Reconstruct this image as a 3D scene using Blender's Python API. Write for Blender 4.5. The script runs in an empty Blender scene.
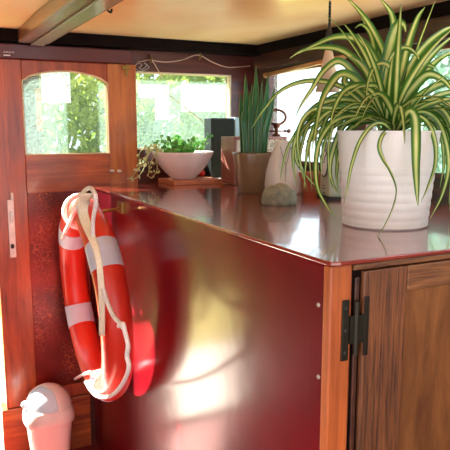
import bpy, bmesh, math, random
from mathutils import Vector, Matrix
random.seed(7)
S = bpy.context.scene
COL = S.collection
PI = math.pi
V = Vector

# ------------------------------------------------------------------ camera
F_PX = 623.0
PITCH = math.atan(98/623)
YAW = math.radians(-26.7588)
CAM = V((-1.4131, -2.5198, 1.35))
cd = bpy.data.cameras.new('camera'); co = bpy.data.objects.new('camera', cd); COL.objects.link(co)
cd.sensor_width = 36; cd.lens = F_PX/450*36; cd.clip_start = .02
co.location = CAM; co.rotation_euler = (PI/2-PITCH, 0, YAW)
S.camera = co

def ray(px, py):
    x = (px-225)/F_PX; z = (225-py)/F_PX
    a = V((x, math.cos(PITCH)+math.sin(PITCH)*z, -math.sin(PITCH)+math.cos(PITCH)*z))
    c, s = math.cos(YAW), math.sin(YAW)
    return V((a[0]*c-a[1]*s, a[0]*s+a[1]*c, a[2]))
def onY(px, py, y): r = ray(px, py); return CAM + r*((y-CAM.y)/r.y)
def onX(px, py, x): r = ray(px, py); return CAM + r*((x-CAM.x)/r.x)
def onZ(px, py, z): r = ray(px, py); return CAM + r*((z-CAM.z)/r.z)
FWD = ray(225, 127)
def at(px, py, d):            # d = distance along the view
    r = ray(px, py); return CAM + r*d

# ------------------------------------------------------------------ materials
def new_mat(name):
    m = bpy.data.materials.new(name); m.use_nodes = True
    nt = m.node_tree; b = nt.nodes['Principled BSDF']
    return m, nt, b
def N(nt, t, **kw):
    n = nt.nodes.new(t)
    for k, v in kw.items(): setattr(n, k, v)
    return n
def c4(c): return (c[0], c[1], c[2], 1)
def srgb(r, g, b):
    f = lambda v: (v/255/12.92) if v/255 <= .04045 else ((v/255+.055)/1.055)**2.4
    return (f(r), f(g), f(b))
def ramp(nt, stops):
    r = N(nt, 'ShaderNodeValToRGB'); e = r.color_ramp.elements
    while len(e) < len(stops): e.new(.5)
    for i, (p, c) in enumerate(stops): e[i].position = p; e[i].color = c4(c)
    return r
def coords(nt, scale=(1,1,1), obj=True, rot=(0,0,0)):
    tc = N(nt, 'ShaderNodeTexCoord'); mp = N(nt, 'ShaderNodeMapping')
    mp.inputs['Scale'].default_value = scale; mp.inputs['Rotation'].default_value = rot
    nt.links.new(tc.outputs['Object'], mp.inputs[0]); return mp.outputs[0]
def plain(name, col, rough=.5, noise=.12, nscale=30, metal=0, bump=0, coat=0, spec=.5):
    m, nt, b = new_mat(name)
    n = N(nt, 'ShaderNodeTexNoise'); n.inputs['Scale'].default_value = nscale; n.inputs['Detail'].default_value = 5
    nt.links.new(coords(nt), n.inputs['Vector'])
    r = ramp(nt, [(.3, tuple(v*(1-noise) for v in col)), (.7, tuple(min(1, v*(1+noise)) for v in col))])
    nt.links.new(n.outputs['Fac'], r.inputs[0]); nt.links.new(r.outputs[0], b.inputs['Base Color'])
    b.inputs['Roughness'].default_value = rough; b.inputs['Metallic'].default_value = metal
    b.inputs['Coat Weight'].default_value = coat; b.inputs['Coat Roughness'].default_value = .1
    b.inputs['Specular IOR Level'].default_value = spec
    if bump:
        bp = N(nt, 'ShaderNodeBump'); bp.inputs['Strength'].default_value = bump; bp.inputs['Distance'].default_value = .004
        nt.links.new(n.outputs['Fac'], bp.inputs['Height']); nt.links.new(bp.outputs[0], b.inputs['Normal'])
    return m
def wood(name, dark, light, axis='z', rough=.4, scale=14, coat=.3, bump=.15, blotch=None, stretch=.09, crough=.15):
    m, nt, b = new_mat(name)
    sc = {'z': (1,1,stretch), 'x': (stretch,1,1), 'y': (1,stretch,1)}[axis]
    vec = coords(nt, sc)
    n = N(nt, 'ShaderNodeTexNoise'); n.inputs['Scale'].default_value = scale*2.4; n.inputs['Detail'].default_value = 9; n.inputs['Roughness'].default_value = .68; n.inputs['Distortion'].default_value = .4
    nt.links.new(vec, n.inputs['Vector'])
    r = ramp(nt, [(.34, dark), (.66, light)])
    nt.links.new(n.outputs['Fac'], r.inputs[0])
    n2 = N(nt, 'ShaderNodeTexNoise'); n2.inputs['Scale'].default_value = 5; n2.inputs['Detail'].default_value = 4
    nt.links.new(coords(nt), n2.inputs['Vector'])
    r2 = ramp(nt, [(.35, (.62,.62,.62)), (.7, (1.0,1.0,1.0))])
    nt.links.new(n2.outputs['Fac'], r2.inputs[0])
    mx = N(nt, 'ShaderNodeMix', data_type='RGBA', blend_type='MULTIPLY'); mx.inputs[0].default_value = .8
    nt.links.new(r.outputs[0], mx.inputs[6]); nt.links.new(r2.outputs[0], mx.inputs[7])
    nt.links.new(mx.outputs[2], b.inputs['Base Color'])
    b.inputs['Roughness'].default_value = rough; b.inputs['Coat Weight'].default_value = coat; b.inputs['Coat Roughness'].default_value = crough
    bp = N(nt, 'ShaderNodeBump'); bp.inputs['Strength'].default_value = bump; bp.inputs['Distance'].default_value = .002
    nt.links.new(n.outputs['Fac'], bp.inputs['Height']); nt.links.new(bp.outputs[0], b.inputs['Normal'])
    return m
def lacquer(name, c1, c2, rough, wear=None, coat=1.0, crough=.1, wave=.02, spec=.5):
    m, nt, b = new_mat(name)
    n = N(nt, 'ShaderNodeTexNoise'); n.inputs['Scale'].default_value = 3.5; n.inputs['Detail'].default_value = 6
    nt.links.new(coords(nt), n.inputs['Vector'])
    r = ramp(nt, [(.35, c1), (.7, c2)]); nt.links.new(n.outputs['Fac'], r.inputs[0])
    out = r.outputs[0]
    b.inputs['Specular IOR Level'].default_value = spec
    if wear:
        n3 = N(nt, 'ShaderNodeTexNoise'); n3.inputs['Scale'].default_value = 26; n3.inputs['Detail'].default_value = 8; n3.inputs['Roughness'].default_value = .7
        nt.links.new(coords(nt), n3.inputs['Vector'])
        r3 = ramp(nt, [(.66, (0,0,0)), (.7, (1,1,1))]); nt.links.new(n3.outputs['Fac'], r3.inputs[0])
        mx = N(nt, 'ShaderNodeMix', data_type='RGBA'); nt.links.new(r3.outputs[0], mx.inputs[0])
        nt.links.new(out, mx.inputs[6]); mx.inputs[7].default_value = c4(wear); out = mx.outputs[2]
    nt.links.new(out, b.inputs['Base Color'])
    b.inputs['Roughness'].default_value = rough; b.inputs['Coat Weight'].default_value = coat; b.inputs['Coat Roughness'].default_value = crough
    bp = N(nt, 'ShaderNodeBump'); bp.inputs['Strength'].default_value = wave; bp.inputs['Distance'].default_value = .02
    n4 = N(nt, 'ShaderNodeTexNoise'); n4.inputs['Scale'].default_value = 9; n4.inputs['Detail'].default_value = 3
    nt.links.new(coords(nt), n4.inputs['Vector'])
    nt.links.new(n4.outputs['Fac'], bp.inputs['Height']); nt.links.new(bp.outputs[0], b.inputs['Normal']); nt.links.new(bp.outputs[0], b.inputs['Coat Normal'])
    return m

M = {}
M['door'] = wood('varnished_mahogany', srgb(134,48,18), srgb(204,92,42), 'z', rough=.35, bump=.05)
M['door_h'] = wood('varnished_mahogany_rail', srgb(144,54,18), srgb(216,110,50), 'x', rough=.35, bump=.05)
M['stile'] = wood('orange_varnished_stile', srgb(178,84,24), srgb(228,136,58), 'z', rough=.35, bump=.05)
M['header'] = wood('dark_mahogany', srgb(58,16,10), srgb(112,40,24), 'x', rough=.35)
M['darkwall'] = wood('dark_brown_wood', srgb(44,20,12), srgb(92,50,30), 'y', rough=.45)
M['black'] = plain('black_gap_timber', srgb(18,8,6), .8, spec=.1)
M['maroon_rail'] = plain('maroon_painted_rail', srgb(86,18,22), .35, coat=.3)
M['side'] = lacquer('maroon_lacquer', srgb(90,10,20), srgb(120,16,28), .35, wear=None, coat=.9, crough=.17, wave=.03, spec=.04)
M['top'] = lacquer('maroon_lacquer_top', srgb(116,38,28), srgb(152,60,42), .22, wear=srgb(70,22,18), coat=1.0, crough=.09, wave=.04)
M['oak'] = wood('aged_oak', srgb(40,18,10), srgb(150,92,48), 'z', rough=.55, scale=70, coat=.1, bump=.7, stretch=.04)
M['oak_h'] = wood('aged_oak_rail', srgb(70,36,18), srgb(156,104,58), 'x', rough=.55, scale=70, coat=.1, bump=.7, stretch=.04)
M['oak_panel'] = wood('oak_panel', srgb(96,54,24), srgb(142,92,46), 'z', rough=.5, scale=9, coat=.15, bump=.2, stretch=.2)
M['post'] = wood('orange_oak_post', srgb(150,70,28), srgb(206,112,52), 'z', rough=.45, scale=18, coat=.2, bump=.3, stretch=.05)
M['beam'] = wood('beam_wood', srgb(104,52,30), srgb(156,92,58), 'y', rough=.35, coat=.6)
M['beam_g'] = plain('grey_brown_beam_paint', srgb(128,112,88), .3, coat=.5)
M['rod'] = wood('pale_rod', srgb(186,120,60), srgb(230,176,104), 'y', rough=.4)
M['floor'] = wood('floor_boards', srgb(120,22,20), srgb(160,44,36), 'y', rough=.5)
M['brass'] = plain('aged_brass', srgb(150,116,60), .35, metal=.9)
M['darkmetal'] = plain('dark_iron', srgb(46,44,34), .45, metal=.7, bump=.3)
M['bronze'] = plain('bronze', srgb(110,66,50), .4, metal=.75)
M['steel'] = plain('steel', srgb(190,186,180), .3, metal=.9)
M['whitepaint'] = plain('white_enamel', srgb(232,226,220), .4)
M['cream'] = plain('cream_webbing_and_lit_rim', srgb(240,226,196), .7, bump=.3, nscale=200)
M['rope'] = plain('white_rope', srgb(244,234,226), .7, bump=.5, nscale=260)
M['buoy'] = plain('orange_red_buoy_skin', srgb(220,50,32), .38, noise=.06, nscale=8, coat=.15)
M['reflect'] = plain('pale_reflective_band', srgb(206,208,224), .4, noise=.05)
M['binbody'] = plain('white_plastic', srgb(232,214,206), .38, noise=.03)
M['binflap'] = plain('pale_blue_plastic', srgb(196,216,228), .35, noise=.03)
M['pot'] = plain('white_glazed_pot', srgb(222,220,216), .4, noise=.03)
M['taupe'] = plain('taupe_glazed_pot', srgb(122,98,70), .3, noise=.08, coat=.4)
M['bowl'] = plain('pale_pink_bowl', srgb(246,226,220), .35, noise=.04, coat=.3)
M['soil'] = plain('potting_soil', srgb(52,34,22), .95, noise=.5, nscale=150, bump=1)
M['stone'] = plain('grey_green_stone', srgb(134,132,112), .8, noise=.3, nscale=60, bump=.8)
M['ceramic'] = plain('white_ceramic', srgb(216,212,206), .35, noise=.04, coat=.3)
M['groove'] = plain('grey_crease', srgb(150,146,140), .6)
M['terracotta'] = plain('terracotta', srgb(176,92,66), .7)
M['scale'] = plain('pale_green_grey_enamel', srgb(176,182,160), .4, noise=.06)
M['ink'] = plain('black_ink', srgb(34,34,34), .6)
M['blackbox'] = plain('charcoal_speaker', srgb(34,38,36), .5, noise=.2)
M['paleblue'] = plain('pale_blue_card', srgb(170,196,208), .5)
M['radiowood'] = plain('rosy_wood_frame', srgb(150,92,76), .4)
M['red'] = plain('red_wax', srgb(196,24,22), .4)
M['boardwood'] = plain('salmon_board', srgb(196,120,84), .5)
M['shade'] = plain('pale_pink_lampshade', srgb(206,178,150), .6, noise=.04)
M['cord'] = plain('black_cord', srgb(20,18,18), .6)
M['cable'] = plain('cream_cable', srgb(206,170,150), .5)
M['deck'] = plain('pale_concrete', srgb(215,212,205), .4, coat=.6, noise=.1, nscale=6)
M['pane_reflection'] = plain('white_reflection', srgb(235,235,228), .8, noise=.03)  # flat white for the added shapes that imitate reflections in the panes

# ceiling paint: cream with ochre staining
m, nt, b = new_mat('cream_ceiling_paint'); M['ceiling'] = m
n = N(nt, 'ShaderNodeTexNoise'); n.inputs['Scale'].default_value = 2.6; n.inputs['Detail'].default_value = 5; nt.links.new(coords(nt, (1,.6,1)), n.inputs['Vector'])
r = ramp(nt, [(.3, srgb(240,170,104)), (.62, srgb(254,216,164))]); nt.links.new(n.outputs['Fac'], r.inputs[0]); nt.links.new(r.outputs[0], b.inputs['Base Color'])
b.inputs['Roughness'].default_value = .35; b.inputs['Coat Weight'].default_value = .2

# crackled varnish door panel
m, nt, b = new_mat('crackled_red_varnish'); M['crackle'] = m
vec = coords(nt)
vo = N(nt, 'ShaderNodeTexVoronoi', feature='DISTANCE_TO_EDGE'); vo.inputs['Scale'].default_value = 52
nz = N(nt, 'ShaderNodeTexNoise'); nz.inputs['Scale'].default_value = 20; nz.inputs['Detail'].default_value = 4
nt.links.new(vec, nz.inputs['Vector'])
mxv = N(nt, 'ShaderNodeMix', data_type='RGBA'); mxv.inputs[0].default_value = .06
nt.links.new(vec, mxv.inputs[6]); nt.links.new(nz.outputs['Color'], mxv.inputs[7]); nt.links.new(mxv.outputs[2], vo.inputs['Vector'])
rc = ramp(nt, [(.0, (1,1,1)), (.05, (0,0,0))]); nt.links.new(vo.outputs['Distance'], rc.inputs[0])
n2 = N(nt, 'ShaderNodeTexNoise'); n2.inputs['Scale'].default_value = 7; n2.inputs['Detail'].default_value = 3; nt.links.new(coords(nt, (1,1,.6)), n2.inputs['Vector'])
rm = ramp(nt, [(.46, (0,0,0)), (.6, (1,1,1))]); nt.links.new(n2.outputs['Fac'], rm.inputs[0])
mu = N(nt, 'ShaderNodeMath', operation='MULTIPLY'); nt.links.new(rc.outputs[0], mu.inputs[0]); nt.links.new(rm.outputs[0], mu.inputs[1])
n3 = N(nt, 'ShaderNodeTexNoise'); n3.inputs['Scale'].default_value = 5; nt.links.new(vec, n3.inputs['Vector'])
rb = ramp(nt, [(.35, srgb(96,18,12)), (.65, srgb(158,36,24))]); nt.links.new(n3.outputs['Fac'], rb.inputs[0])
mc = N(nt, 'ShaderNodeMix', data_type='RGBA'); nt.links.new(mu.outputs[0], mc.inputs[0]); nt.links.new(rb.outputs[0], mc.inputs[6]); mc.inputs[7].default_value = c4(srgb(222,112,70))
nt.links.new(mc.outputs[2], b.inputs['Base Color']); b.inputs['Roughness'].default_value = .35

# frosted window glass: mostly see-through with milky speckle
def glass(name, milky, tint, sc=90):
    m, nt, b = new_mat(name)
    out = nt.nodes['Material Output']; nt.nodes.remove(b)
    tr = N(nt, 'ShaderNodeBsdfTransparent'); tr.inputs[0].default_value = (.84,.93,.98,1)
    tl = N(nt, 'ShaderNodeBsdfTranslucent'); tl.inputs[0].default_value = c4(tint)
    gl = N(nt, 'ShaderNodeBsdfGlossy'); gl.inputs['Roughness'].default_value = .03
    n = N(nt, 'ShaderNodeTexNoise'); n.inputs['Scale'].default_value = sc; n.inputs['Detail'].default_value = 5; n.inputs['Roughness'].default_value = .7
    nt.links.new(coords(nt), n.inputs['Vector'])
    r = ramp(nt, [(.4, (milky*.35,)*3), (.62, (min(1,milky*1.5),)*3)]); nt.links.new(n.outputs['Fac'], r.inputs[0])
    a = N(nt, 'ShaderNodeMixShader'); nt.links.new(r.outputs[0], a.inputs[0]); nt.links.new(tr.outputs[0], a.inputs[1]); nt.links.new(tl.outputs[0], a.inputs[2])
    fr = N(nt, "ShaderNodeValue"); fr.outputs[0].default_value = .05
    a2 = N(nt, 'ShaderNodeMixShader'); nt.links.new(fr.outputs[0], a2.inputs[0]); nt.links.new(a.outputs[0], a2.inputs[1]); nt.links.new(gl.outputs[0], a2.inputs[2])
    nt.links.new(a2.outputs[0], out.inputs[0])
    return m
M['glass_l'] = glass('speckled_glass', .36, (.10,.145,.125), 110)
M['glass_r'] = glass('clear_glass', .06, (.9,.93,.92))

def leafmat(name, stops, rough=.4, transl=.35, uv=True, noise=False):
    m, nt, b = new_mat(name)
    out = nt.nodes['Material Output']
    if uv:
        tc = N(nt, 'ShaderNodeUVMap'); sp = N(nt, 'ShaderNodeSeparateXYZ'); nt.links.new(tc.outputs[0], sp.inputs[0]); src = sp.outputs[0]
    else:
        n = N(nt, 'ShaderNodeTexNoise'); n.inputs['Scale'].default_value = noise; n.inputs['Detail'].default_value = 4
        nt.links.new(coords(nt), n.inputs['Vector']); src = n.outputs['Fac']
    r = ramp(nt, stops); nt.links.new(src, r.inputs[0])
    if uv:
        nz = N(nt, 'ShaderNodeTexNoise'); nz.inputs['Scale'].default_value = 11; nt.links.new(coords(nt), nz.inputs['Vector'])
        rr = ramp(nt, [(.35, (.72,.80,.62)), (.65, (1,1,1))]); nt.links.new(nz.outputs['Fac'], rr.inputs[0])
        mm = N(nt, 'ShaderNodeMix', data_type='RGBA', blend_type='MULTIPLY'); mm.inputs[0].default_value = 1
        nt.links.new(r.outputs[0], mm.inputs[6]); nt.links.new(rr.outputs[0], mm.inputs[7]); col = mm.outputs[2]
    else: col = r.outputs[0]
    nt.links.new(col, b.inputs['Base Color'])
    b.inputs['Roughness'].default_value = rough
    tl = N(nt, 'ShaderNodeBsdfTranslucent'); nt.links.new(col, tl.inputs[0])
    mx = N(nt, 'ShaderNodeMixShader'); mx.inputs[0].default_value = transl
    nt.links.new(b.outputs[0], mx.inputs[1]); nt.links.new(tl.outputs[0], mx.inputs[2]); nt.links.new(mx.outputs[0], out.inputs[0])
    return m
gd, gm, gy = srgb(66,118,42), srgb(146,180,78), srgb(232,232,160)
M['spider'] = leafmat('variegated_leaf', [(0, srgb(70,118,46)), (.16, gd), (.30, gm), (.40, gy), (.60, gy), (.70, gm), (.84, gd), (1, srgb(70,118,46))], rough=.35, transl=.4)
M['snake'] = leafmat('dark_green_blade', [(0, srgb(120,150,90)), (.1, srgb(24,84,40)), (.5, srgb(46,116,60)), (.9, srgb(22,78,38)), (1, srgb(120,150,90))], rough=.35, transl=.1)
M['herb'] = leafmat('fresh_green_leaf', [(.35, srgb(70,140,60)), (.65, srgb(150,204,104))], uv=False, noise=40, transl=.4)
M['hedge'] = leafmat('hedge_leaf', [(.3, srgb(96,122,42)), (.7, srgb(176,186,86))], uv=False, noise=1.2, transl=.5, rough=.6)
M['hedge_b'] = leafmat('hedge_leaf_blue', [(.3, srgb(70,120,86)), (.7, srgb(140,180,150))], uv=False, noise=1.2, transl=.5, rough=.6)

# ------------------------------------------------------------------ mesh tools
def obj(name, bm, mat, parent=None, smooth=False, bevel=0, loc=None):
    me = bpy.data.meshes.new(name)
    bmesh.ops.recalc_face_normals(bm, faces=bm.faces) if not getattr(bm, '_norec', False) else None
    org = V((0,0,0))
    if loc is not None:
        org = V(loc); bmesh.ops.translate(bm, verts=bm.verts, vec=-org)
    bm.to_mesh(me); bm.free()
    me.materials.append(mat)
    o = bpy.data.objects.new(name, me); COL.objects.link(o)
    if smooth:
        for p in me.polygons: p.use_smooth = True
    o.location = org
    if parent is not None:
        o.parent = parent; o.location = org - parent.matrix_world.translation if False else org - parent.location
    if bevel:
        md = o.modifiers.new('bevel', 'BEVEL'); md.width = bevel; md.segments = 2; md.limit_method = 'ANGLE'
    return o
def root(name, label, cat, loc, group=None):
    o = bpy.data.objects.new(name, None); COL.objects.link(o); o.location = loc; o.empty_display_size = .05
    o['label'] = label; o['category'] = cat
    if group: o['group'] = group
    return o
def tag(o, label, cat, group=None, kind=None):
    o['label'] = label; o['category'] = cat
    if group: o['group'] = group
    if kind: o['kind'] = kind
    return o
def struct(name, bm, mat, bevel=0, label=None, **kw):
    o = obj(name, bm, mat, bevel=bevel, **kw); o['kind'] = 'structure'; return o
def box(bm, x0, x1, y0, y1, z0, z1):
    r = bmesh.ops.create_cube(bm, size=1)['verts']
    for v in r:
        v.co = V(((x0+x1)/2+v.co.x*(x1-x0), (y0+y1)/2+v.co.y*(y1-y0), (z0+z1)/2+v.co.z*(z1-z0)))
    return r
def bx(*a):
    bm = bmesh.new(); box(bm, *a); return bm
def prism(pts, off):      # closed polygon (3-D points) extruded by off
    bm = bmesh.new(); off = V(off)
    a = [bm.verts.new(V(p)) for p in pts]; b = [bm.verts.new(V(p)+off) for p in pts]
    n = len(pts); bm.faces.new(a); bm.faces.new(b[::-1])
    for i in range(n): bm.faces.new((a[i], b[i], b[(i+1)%n], a[(i+1)%n]))
    return bm
def lathe(prof, seg=48, bm=None, c=(0,0,0), cap=False):
    bm = bm or bmesh.new(); c = V(c); rings = []
    for r, z in prof:
        if r < 1e-5: rings.append([bm.verts.new(c+V((0,0,z)))])
        else: rings.append([bm.verts.new(c+V((r*math.cos(2*PI*i/seg), r*math.sin(2*PI*i/seg), z))) for i in range(seg)])
    for a, b in zip(rings, rings[1:]):
        for i in range(seg):
            j = (i+1)%seg
            if len(a) == 1: bm.faces.new((a[0], b[j], b[i])) if len(b) > 1 else None
            elif len(b) == 1: bm.faces.new((a[i], a[j], b[0]))
            else: bm.faces.new((a[i], a[j], b[j], b[i]))
    return bm
def smooth_path(pts, n=8):
    P = [V(p) for p in pts]; out = []
    P = [P[0]*2-P[1]] + P + [P[-1]*2-P[-2]]
    for i in range(1, len(P)-2):
        for k in range(n):
            t = k/n; a, b, c, d = P[i-1:i+3]
            out.append(.5*((2*b)+(c-a)*t+(2*a-5*b+4*c-d)*t*t+(3*b-a-3*c+d)*t**3))
    out.append(P[-2]); return out
def tube(bm, pts, r, seg=8, closed=False, taper=None):
    pts = [V(p) for p in pts]; n = len(pts); rings = []; up = None
    for i, p in enumerate(pts):
        t = (pts[(i+1)%n]-pts[i-1]) if closed else (pts[min(i+1, n-1)]-pts[max(i-1, 0)])
        t.normalize()
        if up is None: up = t.orthogonal().normalized()
        up = (up - t*up.dot(t)).normalized(); s = t.cross(up)
        rr = r*(taper(i/(n-1)) if taper else 1)
        rings.append([bm.verts.new(p+up*rr*math.cos(2*PI*k/seg)+s*rr*math.sin(2*PI*k/seg)) for k in range(seg)])
    for i in range(n if closed else n-1):
        a, b = rings[i], rings[(i+1)%n]
        for k in range(seg): bm.faces.new((a[k], a[(k+1)%seg], b[(k+1)%seg], b[k]))
    if not closed: bm.faces.new(rings[0][::-1]); bm.faces.new(rings[-1])
    return bm
def sphere(bm, c, r, u=12, v=8, scale=(1,1,1)):
    vs = bmesh.ops.create_uvsphere(bm, u_segments=u, v_segments=v, radius=r)['verts']
    for q in vs: q.co = V((q.co.x*scale[0], q.co.y*scale[1], q.co.z*scale[2])) + V(c)
    return vs
def ribbon(bm, path, width, sides, vee=.25, uvl=None):
    """leaf strip with 5 verts across; sides = list of width directions"""
    uvl = uvl or bm.loops.layers.uv.verify()
    rows = []; n = len(path)
    for i, p in enumerate(path):
        t = (path[min(i+1, n-1)]-path[max(i-1, 0)]).normalized(); s = sides[i]; s = (s-t*s.dot(t)).normalized(); nn = t.cross(s)
        w = width(i/(n-1)); row = []
        for k in range(5):
            a = (k-2)/2; row.append(bm.verts.new(p + s*a*w/2 + nn*(abs(a)*w*vee)))
        rows.append(row)
    for i in range(n-1):
        for k in range(4):
            f = bm.faces.new((rows[i][k], rows[i][k+1], rows[i+1][k+1], rows[i+1][k])); f.smooth = True
            for lp, (u, v) in zip(f.loops, ((k/4, i/(n-1)), ((k+1)/4, i/(n-1)), ((k+1)/4, (i+1)/(n-1)), (k/4, (i+1)/(n-1)))): lp[uvl].uv = (u, v)

# ------------------------------------------------------------------ room shell
ZC = 1.705; T = .05
DL, DR = -1.135, -.565         # the leaf of door_1 beside the opening
OL = -1.47                     # left jamb of the open doorway
XL = -1.95                     # left wall
YB = -3.6                      # wall behind
struct('floor', bx(XL, .05, YB, .05, -.05, 0), M['floor'])
# ceiling
struct('ceiling', bx(XL, .06, YB, .06, ZC, ZC+.04), M['ceiling'])
# back wall: header, window post, sill wall, corner post
bm = bmesh.new()
box(bm, DR, 0, 0, T, 1.575, ZC); box(bm, DR, 0, 0, T, 0, 1.255); box(bm, -.115, 0, 0, T, 1.255, 1.575)
box(bm, DL-.01, DR, 0, T, 1.60, ZC); box(bm, XL, OL, 0, T, 0, ZC)
box(bm, -.80, DR, 0, T, 0, .29)
struct('wall_back', bm, M['header'])
struct('trim_1', bx(DL-.01, -.585, -.045, -.001, 1.60, 1.655), M['maroon_rail'], bevel=.004)
bm = bx(DL-.01, 0, -.07, -.001, 1.662, ZC-.001)
struct('trim_2', bm, M['black'])
struct('trim_3', bx(DL-.02, -.80, -.034, T, 0, .232), M['door_h'], bevel=.004)
struct('trim_9', bx(OL, DL-.021, -.02, T, 0, .028), M['deck'], bevel=.004)
# window 2 in back wall
fr = bmesh.new()
for a in ((-.565,-.115,1.255,1.262),(-.565,-.115,1.570,1.577),(-.565,-.557,1.255,1.577),(-.123,-.115,1.255,1.577)):
    box(fr, a[0], a[1], -.006, .02, a[2], a[3])
w2 = struct('window_2', fr, plain('pale_window_bead', srgb(216,196,160), .5))
p = obj('pane', bx(-.56, -.12, .022, .026, 1.26, 1.573), M['glass_l'], w2)
# right wall with two windows
bm = bmesh.new()
WB, WT = 1.20, 1.582
box(bm, 0, T, YB, T, 0, WB); box(bm, 0, T, YB, T, WT, ZC)
for a, b_ in ((-.13, T), (-.79, -.715), (-1.75, -1.65), (YB, -2.6)): box(bm, 0, T, a, b_, WB, WT)
struct('wall_right', bm, M['darkwall'])
for i, (a, b_) in enumerate(((-.715,-.13), (-1.65,-.79), (-2.6,-1.75))):
    fr = bmesh.new()
    for q in ((a, b_, WB, WB+.014), (a, b_, WT-.008, WT), (a, a+.012, WB, WT), (b_-.012, b_, WB, WT)): box(fr, -.004, .03, q[0], q[1], q[2], q[3])
    w = struct('window_%d' % (i+3), fr, M['header'])
    obj('pane', bx(.02, .024, a+.01, b_-.01, WB+.01, WT-.008), M['glass_r'], w)
struct('trim_4', bx(-.03, -.001, YB, -.07, 1.60, 1.625), M['darkwall'])
struct('trim_5', bx(-.02, -.001, YB, -.07, 1.668, ZC-.001), M['black'])
# left wall: solid near the back, opened further on to add daylight inside
bm = bmesh.new()
box(bm, XL-T, XL, -1.6, T, 0, ZC); box(bm, XL-T, XL, YB, -1.6, 0, .3); box(bm, XL-T, XL, YB, -1.6, 1.67, ZC)
for y in (-2.6,): box(bm, XL-T, XL, y-.04, y+.04, .55, 1.66)
struct('wall_left', bm, M['darkwall'])
# unseen wall behind, opened wide to let more daylight in
bm = bmesh.new()
box(bm, XL, 0, YB-T, YB, 0, .3); box(bm, XL, 0, YB-T, YB, 1.67, ZC)
for x in (XL+.05, -1.0, -.05): box(bm, x-.05, x+.05, YB-T, YB, .3, 1.67)
struct('wall_rear', bm, M['darkwall'])
# ceiling beam (stepped), running front to back
bl, bmid, br = onZ(68,0,1.69).x, onZ(82,0,1.66).x, onZ(104,0,1.69).x
bb = struct('trim_6', bx(-1.03, -.915, YB, -.071, 1.655, ZC-.001), M['beam'], bevel=.006)
struct('trim_7', bx(-.914, -.885, YB, -.071, 1.69, ZC-.001), M['beam'], bevel=.003)
struct('trim_8', bx(-.985, -.935, YB, -.071, 1.648, 1.6549), M['beam_g'], bevel=.002)

# ------------------------------------------------------------------ door_1 (leaf with arched window and crackled panel)
bm = bmesh.new()
xs0, xs1 = -1.015, -.685      # window opening
zb0, zb1 = 1.245, 1.548
yf, yb = -.03, .01
box(bm, DL, xs0, yf, yb, .235, 1.60)                      # left stile
box(bm, xs0, xs1, yf, yb, 1.095, zb0)                    # middle rail
box(bm, xs0, xs1, yf, yb, .235, .29)                      # bottom rail
box(bm, xs1-.09, xs1, yf, yb, .29, 1.095)
# arched top rail
pts = [(xs0, yf, 1.60), (xs0, yf, zb1-.025)]
for i in range(1, 12):
    t = i/12; x = xs0+(xs1-xs0)*t; pts.append((x, yf, zb1-.025+.04*math.sin(PI*t)**.6))
pts += [(xs1, yf, zb1-.025), (xs1, yf, 1.60)]
b2 = prism(pts, (0, yb-yf, 0)); me_ = bpy.data.meshes.new('t'); b2.to_mesh(me_); b2.free(); bm.from_mesh(me_)
door = struct('door_1', bm, M['door'], bevel=.003)
obj('stile', bx(xs1+.0005, DR, yf-.002, yb, .235, 1.60), M['stile'], door, bevel=.003)['label'] = 'orange varnished stile'
obj('middle_rail', bx(xs0+.001, xs1-.001, yf-.001, yb-.02, 1.10, zb0-.004), M['door_h'], door)
obj('panel', bx(xs0, xs1-.09, -.006, 0, .29, 1.095), M['crackle'], door)['label'] = 'crackled red varnish panel'
wn = obj('pane', bx(xs0, xs1, -.008, -.004, zb0, zb1+.02), M['glass_l'], door)
bead = bmesh.new()
prs = [(xs0, -.031, zb0), (xs0, -.031, zb1-.025)] + [(xs0+(xs1-xs0)*i/12, -.031, zb1-.025+.04*math.sin(PI*i/12)**.6) for i in range(1, 12)] + [(xs1, -.031, zb1-.025), (xs1, -.031, zb0)]
tube(bead, prs, .0035, 6, closed=True)
obj('glazing_bead', bead, plain('pale_bead', srgb(220,190,150), .5), door)
# white lock plate on the left stile
lp = obj('lock_plate', bx(-1.092, -1.068, -.038, -.0305, .85, 1.075), M['whitepaint'], door, bevel=.003)
obj('lock_bolt', bx(-1.078, -1.068, -.04, -.031, 1.075, 1.102), M['whitepaint'], lp, bevel=.002)
kb = bmesh.new(); box(kb, -1.085, -1.076, -.044, -.0381, .985, 1.03); obj('latch', kb, M['steel'], lp, bevel=.002)
kb = bmesh.new(); sphere(kb, (-1.081, -.039, .895), .007, scale=(1,.5,1.4)); obj('keyhole', kb, M['ink'], lp)

# ------------------------------------------------------------------ outside
struct('ground', bx(-9, 8, .06, .8, -.12, .02), M['deck'])
struct('lawn', bx(-9, 8, .8001, 9, -.12, .015), plain('sunlit_grass', srgb(160,156,78), .8, noise=.3, nscale=12))
struct('ground_right', bx(.06, 9, -9, .06, -.32, -.12), M['deck'])
def hedge(name, label, x0, x1, y0, y1, z0, z1, n, mat, cell=.11):
    bm = bmesh.new()
    for i in range(n):
        p = V((random.uniform(x0, x1), random.uniform(y0, y1), z0+(z1-z0)*random.random()))
        p.z -= .25*math.sin(p.x*2.1+p.y)**2*(p.z-z0)/(z1-z0)
        d = V((random.gauss(0,1), random.gauss(0,1), random.gauss(0,1))).normalized(); e = d.orthogonal().normalized(); f = d.cross(e)
        s = random.uniform(.5, 1)*cell
        q = [bm.verts.new(p+e*s), bm.verts.new(p+f*s*.5), bm.verts.new(p-e*s), bm.verts.new(p-f*s*.5)]; bm.faces.new(q)
    bm._x = 1 if False else None
    return bm
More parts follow.
